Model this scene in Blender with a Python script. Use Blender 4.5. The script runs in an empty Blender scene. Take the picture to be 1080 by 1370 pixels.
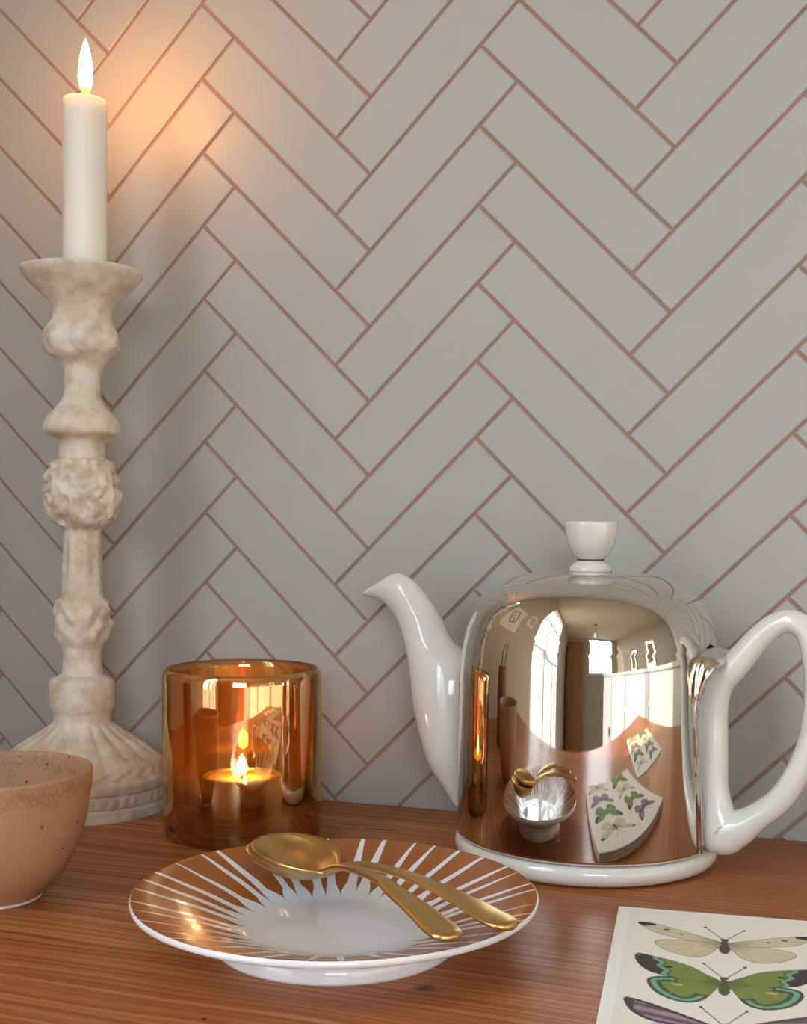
import bpy, bmesh, math, random
import numpy as np
from mathutils import Vector, Matrix, noise

random.seed(7)
SC = bpy.context.scene
COL = SC.collection
PI = math.pi

# ------------------------------------------------------------------ camera
cam_d = bpy.data.cameras.new('camera')
cam = bpy.data.objects.new('camera', cam_d)
COL.objects.link(cam)
cam_d.sensor_fit = 'VERTICAL'
cam_d.sensor_height = 36.0
cam_d.lens = 36.0 * 1650 / 1370
cam_d.shift_y = 154.8 / 1370
cam_d.clip_start = 0.01
_yaw, _pitch, _roll = 0.328309, 0.086633, 0.007779
_fw = Vector((-math.sin(_yaw) * math.cos(_pitch), math.cos(_yaw) * math.cos(_pitch), -math.sin(_pitch)))
_r0 = _fw.cross(Vector((0, 0, 1))).normalized()
_u0 = _r0.cross(_fw)
_rt = _r0 * math.cos(_roll) + _u0 * math.sin(_roll)
_up = _u0 * math.cos(_roll) - _r0 * math.sin(_roll)
_m = Matrix((_rt, _up, -_fw)).transposed().to_4x4()
_m.translation = Vector((0, -0.62080, 0.15288))
cam.matrix_world = _m
SC.camera = cam

# ------------------------------------------------------------------ light
SC.view_settings.view_transform = 'Standard'
SC.view_settings.look = 'None'
SC.view_settings.gamma = 1.0
SC.view_settings.use_curve_mapping = False
SC.view_settings.exposure = 0.0
SC.cycles.use_denoising = True
SC.cycles.max_bounces = 12
SC.cycles.diffuse_bounces = 5
SC.cycles.glossy_bounces = 6
SC.cycles.transparent_max_bounces = 16
SC.cycles.sample_clamp_indirect = 6.0
SC.cycles.caustics_reflective = False
SC.cycles.caustics_refractive = False

SKY = 12.5
SUN = 9.0
world = bpy.data.worlds.new('world')
SC.world = world
world.use_nodes = True
_bg = world.node_tree.nodes['Background']
_bg.inputs[0].default_value = (0.86, 0.93, 1.0, 1)
_bg.inputs[1].default_value = SKY
# overcast sky: brighter towards the zenith, dull ground below the horizon
_wt = world.node_tree
_tc = _wt.nodes.new('ShaderNodeTexCoord')
_sp = _wt.nodes.new('ShaderNodeSeparateXYZ')
_wt.links.new(_tc.outputs['Generated'], _sp.inputs[0])
_rp = _wt.nodes.new('ShaderNodeMapRange')
_wt.links.new(_sp.outputs[2], _rp.inputs['Value'])
_rp.inputs['From Min'].default_value = 0.0
_rp.inputs['From Max'].default_value = 1.0
_rp.inputs['To Min'].default_value = 0.5
_rp.inputs['To Max'].default_value = 3.0
_up_ = _wt.nodes.new('ShaderNodeMath')
_up_.operation = 'GREATER_THAN'
_wt.links.new(_sp.outputs[2], _up_.inputs[0])
_up_.inputs[1].default_value = -0.02
_mx = _wt.nodes.new('ShaderNodeMix')
_mx.data_type = 'RGBA'
_wt.links.new(_up_.outputs[0], _mx.inputs[0])
_mx.inputs[6].default_value = (0.30, 0.29, 0.26, 1)
_sc = _wt.nodes.new('ShaderNodeVectorMath')
_sc.operation = 'SCALE'
_sc.inputs[0].default_value = (0.85, 0.94, 1.06)
_wt.links.new(_rp.outputs[0], _sc.inputs['Scale'])
_wt.links.new(_sc.outputs[0], _mx.inputs[7])
_wt.links.new(_mx.outputs[2], _bg.inputs[0])

sun_d = bpy.data.lights.new('sun', 'SUN')
sun_d.energy = SUN
sun_d.angle = 0.01
sun_d.color = (1.0, 0.80, 0.52)
sun = bpy.data.objects.new('sun', sun_d)
COL.objects.link(sun)
sun.rotation_euler = Vector((0.78, 0.38, -0.42)).to_track_quat('-Z', 'Y').to_euler()

# room box
RX0, RX1, RY0, RY1, RZ0, RZ1 = -0.62, 2.3, -3.6, 0.0, -0.75, 1.65
# openings: (wall, range along the wall, z range)
WIN1 = (-1.95, -0.70, -0.35, 1.58)      # wall_left, y range, z range
WIN2 = (0.55, 2.0, 0.25, 1.58)         # wall_front, x range, z range


def portal(name, loc, rot, sx, sz):
    l = bpy.data.lights.new(name, 'AREA')
    l.shape = 'RECTANGLE'
    l.size = sx
    l.size_y = sz
    l.energy = 1
    l.cycles.is_portal = True
    o = bpy.data.objects.new(name, l)
    o.location = loc
    o.rotation_euler = rot
    COL.objects.link(o)


portal('window_portal', (RX0 - 0.11, (WIN1[0] + WIN1[1]) / 2, (WIN1[2] + WIN1[3]) / 2), (PI / 2, 0, -PI / 2),
       WIN1[1] - WIN1[0], WIN1[3] - WIN1[2])
portal('window_portal', ((WIN2[0] + WIN2[1]) / 2, RY0 - 0.11, (WIN2[2] + WIN2[3]) / 2), (PI / 2, 0, 0),
       WIN2[1] - WIN2[0], WIN2[3] - WIN2[2])


# ------------------------------------------------------------------ materials
def srgb(r, g, b):
    f = lambda c: (c / 255 / 12.92) if c / 255 <= 0.04045 else ((c / 255 + 0.055) / 1.055) ** 2.4
    return (f(r), f(g), f(b), 1)


class NT:
    def __init__(s, name):
        s.m = bpy.data.materials.new(name)
        s.m.use_nodes = True
        s.t = s.m.node_tree
        s.t.nodes.clear()
        s.out = s.n('ShaderNodeOutputMaterial')

    def n(s, typ, ins=None, **props):
        nd = s.t.nodes.new(typ)
        for k, v in props.items():
            setattr(nd, k, v)
        for k, v in (ins or {}).items():
            s.set(nd.inputs[k], v)
        return nd

    def set(s, sock, v):
        if isinstance(v, bpy.types.NodeSocket):
            s.t.links.new(v, sock)
        elif isinstance(v, bpy.types.Node):
            s.t.links.new(v.outputs[0], sock)
        else:
            sock.default_value = v

    def math(s, op, a, b=0.0, c=None, clamp=False):
        nd = s.n('ShaderNodeMath', operation=op, use_clamp=clamp)
        s.set(nd.inputs[0], a)
        s.set(nd.inputs[1], b)
        if c is not None:
            s.set(nd.inputs[2], c)
        return nd.outputs[0]

    def mix(s, f, a, b, blend='MIX'):
        nd = s.n('ShaderNodeMix', data_type='RGBA', blend_type=blend)
        s.set(nd.inputs[0], f)
        s.set(nd.inputs[6], a)
        s.set(nd.inputs[7], b)
        return nd.outputs[2]

    def ramp(s, fac, stops, interp='LINEAR'):
        nd = s.n('ShaderNodeValToRGB')
        s.set(nd.inputs[0], fac)
        nd.color_ramp.interpolation = interp
        el = nd.color_ramp.elements
        while len(el) < len(stops):
            el.new(0.5)
        for e, (p, c) in zip(el, stops):
            e.position = p
            e.color = c if len(c) == 4 else (*c, 1)
        return nd.outputs[0]

    def coord(s, scale=(1, 1, 1), rot=(0, 0, 0), kind='Object'):
        tc = s.n('ShaderNodeTexCoord')
        mp = s.n('ShaderNodeMapping', {0: tc.outputs[kind]})
        mp.inputs['Scale'].default_value = scale
        mp.inputs['Rotation'].default_value = rot
        return mp.outputs[0]

    def noise(s, vec, scale, detail=3, rough=0.5, dist=0.0):
        return s.n('ShaderNodeTexNoise', {'Vector': vec, 'Scale': scale, 'Detail': detail, 'Roughness': rough,
                                          'Distortion': dist}).outputs[0]

    def bump(s, h, strength, dist=0.001):
        return s.n('ShaderNodeBump', {'Height': h, 'Strength': strength, 'Distance': dist}).outputs[0]

    def bsdf(s, **kw):
        b = s.n('ShaderNodeBsdfPrincipled')
        for k, v in kw.items():
            s.set(b.inputs[k.replace('_', ' ')], v)
        s.t.links.new(b.outputs[0], s.out.inputs[0])
        return b


def simple(name, col, rough=0.5, metal=0.0, var=0.06, scale=30, bump=0.0, bscale=200, **kw):
    t = NT(name)
    v = t.coord()
    nz = t.noise(v, scale, 4)
    dark = tuple(c * (1 - var * 2) for c in col[:3]) + (1,)
    lite = tuple(min(1, c * (1 + var * 2)) for c in col[:3]) + (1,)
    c = t.mix(nz, dark, lite)
    args = dict(Base_Color=c, Roughness=rough, Metallic=metal)
    if bump:
        args['Normal'] = t.bump(t.noise(v, bscale, 3), bump)
    args.update(kw)
    t.bsdf(**args)
    return t.m


M = {}


def make_materials():
    # wall tile: matte greige
    t = NT('tile_glaze')
    tc = t.n('ShaderNodeTexCoord')
    gm = t.n('ShaderNodeNewGeometry')
    oi = t.n('ShaderNodeObjectInfo')
    n1 = t.noise(gm.outputs['Position'], 14, 4, 0.6)
    n2 = t.noise(gm.outputs['Position'], 420, 2)
    c = t.mix(n1, srgb(167, 165, 161), srgb(181, 179, 175))
    c = t.mix(t.math('MULTIPLY', oi.outputs['Random'], 0.35), c, srgb(174, 171, 168))
    c = t.mix(t.math('MULTIPLY', n2, 0.12), c, srgb(160, 157, 153))
    t.bsdf(Base_Color=c, Roughness=0.42, Specular_IOR_Level=0.35, Normal=t.bump(n1, 0.05, 0.002))
    M['tile'] = t.m
    M['grout'] = simple('grout', srgb(160, 124, 112), 0.9, var=0.08, scale=60, bump=0.3, bscale=900)
    M['plaster'] = simple('plaster', srgb(196, 184, 166), 0.85, var=0.03, scale=6, bump=0.1, bscale=120)
    M['ceiling'] = simple('ceiling_paint', srgb(226, 213, 192), 0.9, var=0.02, scale=4)
    M['white_paint'] = simple('white_paint', srgb(232, 228, 220), 0.4, var=0.02, scale=8)
    M['floor'] = simple('floor_wood', srgb(82, 58, 42), 0.5, var=0.12, scale=5)

    # table wood
    t = NT('pine_table')
    v = t.coord((1, 1, 1))
    sep = t.n('ShaderNodeSeparateXYZ', {0: v})
    warp = t.noise(t.coord((2.2, 9, 9)), 1.0, 3, 0.5)
    ln = t.math('MULTIPLY_ADD', warp, 0.055, sep.outputs[1])
    # growth rings cut lengthwise: broad bands plus narrow late-wood lines
    cb = t.n('ShaderNodeCombineXYZ', {0: t.math('MULTIPLY', sep.outputs[0], 0.9), 1: t.math('MULTIPLY', ln, 60.0), 2: 0.0})
    broad = t.noise(cb, 0.35, 3, 0.55)
    cf = t.n('ShaderNodeCombineXYZ', {0: t.math('MULTIPLY', sep.outputs[0], 3.0), 1: t.math('MULTIPLY', ln, 850.0), 2: 0.0})
    fine = t.noise(cf, 0.55, 3, 0.6)
    cs = t.n('ShaderNodeCombineXYZ', {0: t.math('MULTIPLY', sep.outputs[0], 14.0), 1: t.math('MULTIPLY', ln, 1500.0), 2: 0.0})
    streak = t.noise(cs, 0.5, 2, 0.5)
    base = t.ramp(broad, [(0.25, srgb(138, 76, 36)), (0.5, srgb(168, 99, 52)), (0.75, srgb(188, 122, 72))])
    fcol = t.ramp(fine, [(0.34, srgb(92, 42, 16)), (0.5, srgb(166, 98, 52)), (0.66, srgb(216, 156, 100))])
    c = t.mix(0.55, base, fcol)
    c = t.mix(t.math('MULTIPLY', t.ramp(streak, [(0.62, (0, 0, 0)), (0.74, (1, 1, 1))]), 0.35), c, srgb(205, 158, 114))
    big = t.noise(v, 3.2, 3)
    c = t.mix(t.math('MULTIPLY', t.ramp(big, [(0.4, (0, 0, 0)), (0.7, (1, 1, 1))]), 0.4), c, srgb(158, 90, 46), 'MIX')
    # knots
    kd = None
    wob = t.noise(v, 160, 4, 0.7)
    for (kx, ky, rx, ry) in ((-0.1190, -0.2460, 0.0058, 0.0038), (-0.204, -0.0550, 0.013, 0.0022), (-0.222, -0.0515, 0.010, 0.0011),
                             (-0.004, -0.0122, 0.009, 0.0017), (-0.36, -0.30, 0.008, 0.005), (0.16, -0.22, 0.009, 0.006),
                             (-0.205, -0.34, 0.006, 0.004), (-0.175, -0.293, 0.0016, 0.0012)):
        dx = t.math('DIVIDE', t.math('SUBTRACT', sep.outputs[0], kx), rx)
        dy = t.math('DIVIDE', t.math('SUBTRACT', sep.outputs[1], ky), ry)
        d = t.math('SQRT', t.math('ADD', t.math('MULTIPLY', dx, dx), t.math('MULTIPLY', dy, dy)))
        d = t.math('MULTIPLY_ADD', t.math('SUBTRACT', wob, 0.5), 2.4, d)
        kd = d if kd is None else t.math('MINIMUM', kd, d)
    km = t.ramp(kd, [(0.3, (1, 1, 1)), (1.0, (0, 0, 0))])
    c = t.mix(t.math('MULTIPLY', km, 0.85), c, srgb(40, 20, 12))
    h = t.math('ADD', t.math('MULTIPLY', fine, 0.7), t.math('MULTIPLY', streak, 0.3))
    t.bsdf(Base_Color=c, Roughness=t.math('MULTIPLY_ADD', fine, -0.2, 0.52), Specular_IOR_Level=0.3,
           Normal=t.bump(h, 0.25, 0.0008))
    M['wood'] = t.m

    # antique candlestick
    t = NT('antique_cream_plaster')
    v = t.coord()
    n1 = t.noise(v, 75, 5, 0.65)
    n2 = t.noise(v, 300, 4, 0.7)
    n3 = t.noise(t.coord((1, 1, 0.35)), 40, 4, 0.6, 0.4)
    c = t.mix(t.ramp(n1, [(0.36, (0, 0, 0)), (0.62, (1, 1, 1))]), srgb(200, 180, 154), srgb(228, 220, 208))
    c = t.mix(t.math('MULTIPLY', t.ramp(n3, [(0.56, (0, 0, 0)), (0.72, (1, 1, 1))]), 0.5), c, srgb(168, 140, 112))
    c = t.mix(t.math('MULTIPLY', t.ramp(n2, [(0.66, (0, 0, 0)), (0.74, (1, 1, 1))]), 0.6), c, srgb(140, 114, 90))
    t.bsdf(Base_Color=c, Roughness=0.62, Specular_IOR_Level=0.35, Normal=t.bump(n2, 0.35, 0.0006))
    M['antique'] = t.m

    t = NT('candle_wax')
    t.bsdf(Base_Color=t.mix(t.noise(t.coord((1, 1, 0.2)), 60, 3), srgb(234, 230, 220), srgb(246, 243, 236)), Roughness=0.4,
           Subsurface_Weight=0.6, Subsurface_Radius=(0.012, 0.007, 0.004), Subsurface_Scale=1.0)
    M['wax'] = t.m
    M['wick'] = simple('wick', srgb(60, 42, 32), 0.9, var=0.2, scale=800)

    t = NT('flame')
    tc = t.n('ShaderNodeTexCoord')
    sx = t.n('ShaderNodeSeparateXYZ', {0: tc.outputs['Generated']})
    col = t.ramp(sx.outputs[2], [(0.0, (1, 0.2, 0.02)), (0.16, (1, 0.34, 0.05)), (0.4, (1, 0.42, 0.09)), (1.0, (1, 0.36, 0.06))])
    st = t.ramp(sx.outputs[2], [(0.0, (0.02, 0.02, 0.02)), (0.12, (0.06, 0.06, 0.06)), (0.3, (1, 1, 1)), (0.85, (1, 1, 1)), (1.0, (0.25, 0.25, 0.25))])
    em = t.n('ShaderNodeEmission', {0: col, 1: t.math('MULTIPLY', st, 180.0)})
    t.t.links.new(em.outputs[0], t.out.inputs[0])
    M['flame'] = t.m
    t = NT('tealight_flame')
    tc = t.n('ShaderNodeTexCoord')
    sx = t.n('ShaderNodeSeparateXYZ', {0: tc.outputs['Generated']})
    col = t.ramp(sx.outputs[2], [(0.0, (1, 0.3, 0.04)), (0.4, (1, 0.58, 0.2)), (1.0, (1, 0.5, 0.14))])
    st = t.ramp(sx.outputs[2], [(0.0, (0.05, 0.05, 0.05)), (0.25, (1, 1, 1)), (1.0, (0.5, 0.5, 0.5))])
    em = t.n('ShaderNodeEmission', {0: col, 1: t.math('MULTIPLY', st, 200.0)})
    t.t.links.new(em.outputs[0], t.out.inputs[0])
    M['flame_small'] = t.m

    # copper-lustre glass: part mirror, part amber see-through
    def lustre(name, fac, tint, gl, haze=0.0):
        t = NT(name)
        tr = t.n('ShaderNodeBsdfTransparent', {0: tint})
        nz = t.noise(t.coord((1, 1, 0.3)), 90, 3)
        g = t.n('ShaderNodeBsdfGlossy', {'Color': gl, 'Roughness': 0.025, 'Normal': t.bump(nz, 0.06, 0.001)})
        fr = t.n('ShaderNodeFresnel', {'IOR': 1.5})
        f = t.math('ADD', fac, t.math('MULTIPLY', fr, 0.8), clamp=True)
        mx = t.n('ShaderNodeMixShader', {0: f, 1: tr, 2: g})
        if haze:
            tl = t.n('ShaderNodeBsdfTranslucent', {0: (1.0, 0.64, 0.22, 1)})
            df = t.n('ShaderNodeBsdfDiffuse', {0: (1.0, 0.60, 0.20, 1)})
            hz = t.n('ShaderNodeMixShader', {0: 0.5, 1: tl.outputs[0], 2: df.outputs[0]})
            mx = t.n('ShaderNodeMixShader', {0: haze, 1: mx.outputs[0], 2: hz.outputs[0]})
        t.t.links.new(mx.outputs[0], t.out.inputs[0])
        return t.m
    M['lustre'] = lustre('copper_lustre_glass', 0.44, (1.0, 0.72, 0.34, 1), (1.0, 0.70, 0.36, 1))
    M['lustre_rim'] = lustre('copper_lustre_rim', 0.16, (1.0, 0.80, 0.48, 1), (1.0, 0.70, 0.42, 1), 0.10)
    M['aluminium'] = simple('tealight_aluminium', (0.8, 0.79, 0.77, 1), 0.28, 1.0, var=0.03, scale=200)
    M['tea_wax'] = simple('tealight_wax', srgb(245, 232, 205), 0.4, var=0.02, Subsurface_Weight=0.4,
                          Subsurface_Radius=(0.008, 0.005, 0.003), Subsurface_Scale=1.0)

    M['porcelain'] = simple('white_porcelain', srgb(222, 219, 213), 0.10, var=0.01, Coat_Weight=0.5, Coat_Roughness=0.03)
    M['plate_white'] = simple('plate_porcelain', srgb(240, 240, 242), 0.07, var=0.005, Coat_Weight=0.5, Coat_Roughness=0.02)
    t = NT('plate_copper_lustre')
    nz = t.noise(t.coord(), 45, 3)
    t.bsdf(Base_Color=t.mix(nz, srgb(150, 84, 34), srgb(170, 98, 44)), Metallic=0.0, Roughness=0.25, Specular_IOR_Level=0.3, Coat_Weight=0.12,
           Coat_Roughness=0.03)
    M['plate_brown'] = t.m
    t = NT('plated_metal')
    nz = t.noise(t.coord(), 25, 3)
    t.bsdf(Base_Color=t.mix(nz, (0.68, 0.64, 0.585, 1), (0.72, 0.68, 0.625, 1)), Metallic=1.0,
           Roughness=t.math('MULTIPLY_ADD', nz, 0.03, 0.015))
    M['chrome'] = t.m
    M['felt'] = simple('dark_seal', srgb(50, 56, 66), 0.6)
    t = NT('brushed_gold')
    nz = t.noise(t.coord((1, 3, 3)), 40, 2)
    t.bsdf(Base_Color=t.mix(nz, srgb(200, 160, 98), srgb(212, 174, 112)), Metallic=1.0,
           Roughness=0.30)
    M['gold'] = t.m

    # stoneware bowl: tan with iron specks, denser under the rim
    t = NT('speckled_stoneware')
    v = t.coord()
    sz = t.n('ShaderNodeSeparateXYZ', {0: v})
    n1 = t.noise(v, 28, 4)
    c = t.mix(n1, srgb(174, 130, 98), srgb(194, 150, 116))
    vo = t.n('ShaderNodeTexVoronoi', {'Vector': v, 'Scale': 330.0}, feature='F1')
    wn = t.n('ShaderNodeSeparateColor', {0: vo.outputs['Color']})
    speck = t.math('MULTIPLY', t.math('LESS_THAN', vo.outputs['Distance'], 0.26), t.math('GREATER_THAN', wn.outputs[0], 0.93))
    band = t.ramp(t.math('MULTIPLY_ADD', t.math('SUBTRACT', t.noise(v, 90, 3), 0.5), 0.012, sz.outputs[2]),
                  [(0.0455, (0, 0, 0)), (0.0485, (1, 1, 1)), (0.0515, (0, 0, 0))])
    fr = t.noise(v, 900, 3, 0.7)
    bandm = t.math('MULTIPLY', band, t.ramp(fr, [(0.45, (0, 0, 0)), (0.52, (1, 1, 1))]))
    c = t.mix(t.math('MULTIPLY', speck, 0.7), c, srgb(70, 42, 30))
    c = t.mix(t.math('MULTIPLY', bandm, 0.9), c, srgb(98, 60, 36))
    t.bsdf(Base_Color=c, Roughness=0.5, Specular_IOR_Level=0.4, Normal=t.bump(fr, 0.12, 0.0004))
    M['stoneware'] = t.m
    M['bisque'] = simple('bare_clay', srgb(226, 214, 202), 0.8)

    t = NT('napkin_print')
    at = t.n('ShaderNodeAttribute', attribute_name='print')
    v = t.coord()
    fb = t.noise(v, 700, 3)
    sp = t.math('GREATER_THAN', t.noise(v, 420, 2), 0.72)
    c = t.mix(t.math('MULTIPLY', t.noise(v, 60, 3), 0.06), at.outputs['Color'], srgb(214, 200, 170))
    c = t.mix(t.math('MULTIPLY', sp, 0.35), c, srgb(250, 247, 238))
    t.bsdf(Base_Color=c, Roughness=0.8, Specular_IOR_Level=0.2, Normal=t.bump(fb, 0.15, 0.0004))
    M['print'] = t.m
    M['paper'] = simple('napkin_paper', srgb(232, 226, 210), 0.85, var=0.03, scale=80, bump=0.2, bscale=900)

    t = NT('window_glass')
    tr = t.n('ShaderNodeBsdfTransparent', {0: (0.97, 0.98, 0.98, 1)})
    g = t.n('ShaderNodeBsdfGlossy', {'Roughness': 0.02})
    mx = t.n('ShaderNodeMixShader', {0: t.math('MULTIPLY', t.n('ShaderNodeFresnel', {'IOR': 1.45}), 0.6), 1: tr, 2: g})
    t.t.links.new(mx.outputs[0], t.out.inputs[0])
    M['glass'] = t.m
    M['oak'] = simple('cupboard_wood', srgb(150, 98, 58), 0.5, var=0.14, scale=9)
    M['dark'] = simple('dark_frame', srgb(58, 44, 36), 0.5)
    M['cup_wood'] = simple('turned_wood', srgb(140, 88, 58), 0.55, var=0.14, scale=30)
    M['pencil'] = simple('pencil_paint', srgb(190, 150, 70), 0.4)
    M['pencil_blue'] = simple('pencil_blue', srgb(40, 60, 120), 0.4)
    M['drawing'] = simple('drawing_paper', srgb(238, 230, 212), 0.85, var=0.02)
    M['ink'] = simple('ink', srgb(70, 62, 58), 0.8)
    M['red_ink'] = simple('red_ink', srgb(140, 50, 48), 0.8)
    M['opal'] = simple('opal_glass', srgb(236, 228, 212), 0.25, var=0.02, Coat_Weight=0.3)


make_materials()


# ------------------------------------------------------------------ mesh helpers
def link(name, me, mat=None, parent=None, smooth=False):
    o = bpy.data.objects.new(name, me)
    COL.objects.link(o)
    if mat is not None and not me.materials:
        me.materials.append(M[mat] if isinstance(mat, str) else mat)
    if smooth:
        me.polygons.foreach_set('use_smooth', [True] * len(me.polygons))
    if parent:
        o.parent = parent
    return o


def from_py(name, vs, fs, mat, parent=None, smooth=False, fix=True):
    me = bpy.data.meshes.new(name)
    me.from_pydata([tuple(v) for v in vs], [], fs)
    if fix:
        bm = bmesh.new()
        bm.from_mesh(me)
        bmesh.ops.remove_doubles(bm, verts=bm.verts, dist=1e-7)
        bmesh.ops.recalc_face_normals(bm, faces=bm.faces)
        bm.to_mesh(me)
        bm.free()
    me.update()
    return link(name, me, mat, parent, smooth)


def from_bm(name, bm, mat, parent=None, smooth=False):
    me = bpy.data.meshes.new(name)
    bmesh.ops.recalc_face_normals(bm, faces=bm.faces)
    bm.to_mesh(me)
    bm.free()
    return link(name, me, mat, parent, smooth)


def box_bm(bm, x0, x1, y0, y1, z0, z1, bevel=0.0):
    r = bmesh.ops.create_cube(bm, size=1.0)
    vs = r['verts']
    for v in vs:
        v.co = Vector((x0 + (v.co.x + .5) * (x1 - x0), y0 + (v.co.y + .5) * (y1 - y0), z0 + (v.co.z + .5) * (z1 - z0)))
    if bevel:
        es = list({e for v in vs for e in v.link_edges})
        bmesh.ops.bevel(bm, geom=es, offset=bevel, segments=2, profile=0.5, affect='EDGES')


def box(name, x0, x1, y0, y1, z0, z1, mat, parent=None, bevel=0.0):
    bm = bmesh.new()
    box_bm(bm, x0, x1, y0, y1, z0, z1, bevel)
    return from_bm(name, bm, mat, parent)


def crom(pts, n=6):
    """Catmull-Rom through points (any dimension)."""
    P = [np.array(p, float) for p in pts]
    out = []
    for i in range(len(P) - 1):
        p0 = P[max(i - 1, 0)]
        p1, p2 = P[i], P[i + 1]
        p3 = P[min(i + 2, len(P) - 1)]
        for k in range(n):
            t = k / n
            a = 0.5 * (2 * p1 + (p2 - p0) * t + (2 * p0 - 5 * p1 + 4 * p2 - p3) * t * t + (3 * p1 - p0 - 3 * p2 + p3) * t ** 3)
            out.append(a)
    out.append(P[-1])
    return out


def lathe(name, prof, mat, parent=None, seg=96, disp=None, closed=False, smooth=True):
    """prof: list of (r, z) from the bottom axis outwards and up; r==0 ends give poles."""
    vs, fs = [], []
    rows = []
    for (r, z) in prof:
        if r <= 1e-6:
            vs.append((0, 0, z))
            rows.append([len(vs) - 1] * seg)
        else:
            row = []
            for j in range(seg):
                a = 2 * PI * j / seg
                rr = r + (disp(r, z, a) if disp else 0)
                vs.append((rr * math.cos(a), rr * math.sin(a), z))
                row.append(len(vs) - 1)
            rows.append(row)
    n = len(rows)
    for i in range(n if closed else n - 1):
        A, B = rows[i], rows[(i + 1) % n]
        for j in range(seg):
            k = (j + 1) % seg
            f = []
            for q in (A[j], A[k], B[k], B[j]):
                if q not in f:
                    f.append(q)
            if len(f) > 2:
                fs.append(f)
    return from_py(name, vs, fs, mat, parent, smooth, fix=True)


def tube(name, pts, rads, mat, parent=None, seg=20, closed=False, up=(0, 0, 1), aspect=1.0, smooth=True):
    """swept tube; rads may be numbers or pairs (in-plane, across)."""
    P = [Vector(p) for p in pts]
    n = len(P)
    vs, fs = [], []
    upv = Vector(up)
    for i in range(n):
        if closed:
            t = P[(i + 1) % n] - P[i - 1]
        else:
            t = P[min(i + 1, n - 1)] - P[max(i - 1, 0)]
        t.normalize()
        b = upv - t * upv.dot(t)
        if b.length < 1e-4:
            b = Vector((1, 0, 0)) - t * t.x
        b.normalize()
        nn = t.cross(b)
        r = rads[i]
        ra, rb = (r if isinstance(r, (tuple, list)) else (r, r * aspect))
        for j in range(seg):
            a = 2 * PI * j / seg
            vs.append(P[i] + nn * (ra * math.cos(a)) + b * (rb * math.sin(a)))
    for i in range(n if closed else n - 1):
        for j in range(seg):
            k = (j + 1) % seg
            i2 = (i + 1) % n
            fs.append((i * seg + j, i * seg + k, i2 * seg + k, i2 * seg + j))
    if not closed:
        fs.append(tuple(range(seg)))
        fs.append(tuple((n - 1) * seg + j for j in range(seg)))
    return from_py(name, vs, fs, mat, parent, smooth)


def empty(name, loc=(0, 0, 0), rz=0.0):
    o = bpy.data.objects.new(name, None)
    COL.objects.link(o)
    o.location = loc
    o.rotation_euler = (0, 0, rz)
    o.empty_display_size = 0.02
    return o


def tag(o, label, cat, group=None, kind=None):
    o['label'] = label
    o['category'] = cat
    if group:
        o['group'] = group
    if kind:
        o['kind'] = kind
    return o


def struct(o, label=None):
    o['kind'] = 'structure'
    if label:
        o['label'] = label
    return o


# ------------------------------------------------------------------ room shell
WT = 0.12


def wall_with_hole(name, axis, fixed0, fixed1, a0, a1, hole, mat):
    """axis 'y': wall runs along y (x fixed); axis 'x': runs along x (y fixed)."""
    h0, h1, z0, z1 = hole
    bm = bmesh.new()
    for (p, q, s, e) in ((a0, h0, RZ0, RZ1), (h1, a1, RZ0, RZ1), (h0, h1, RZ0, z0), (h0, h1, z1, RZ1)):
        if axis == 'y':
            box_bm(bm, fixed0, fixed1, p, q, s, e)
        else:
            box_bm(bm, p, q, fixed0, fixed1, s, e)
    return from_bm(name, bm, mat)


wall_back = struct(box('wall_back', RX0 - WT, RX1 + WT, 0.0, WT, RZ0, RZ1, 'grout'), 'herringbone tiled wall behind the candlestick and teapot')
struct(wall_with_hole('wall_left', 'y', RX0 - WT, RX0, RY0, 0.0, WIN1, 'plaster'))
struct(wall_with_hole('wall_front', 'x', RY0 - WT, RY0, RX0 - WT, RX1 + WT, WIN2, 'plaster'))
struct(box('wall_right', RX1, RX1 + WT, RY0, 0.0, RZ0, RZ1, 'plaster'))
struct(box('floor', RX0 - WT, RX1 + WT, RY0 - WT, WT, RZ0 - 0.1, RZ0, 'floor'))
struct(box('ceiling', RX0 - WT, RX1 + WT, RY0 - WT, WT, RZ1, RZ1 + 0.1, 'ceiling'))


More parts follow.
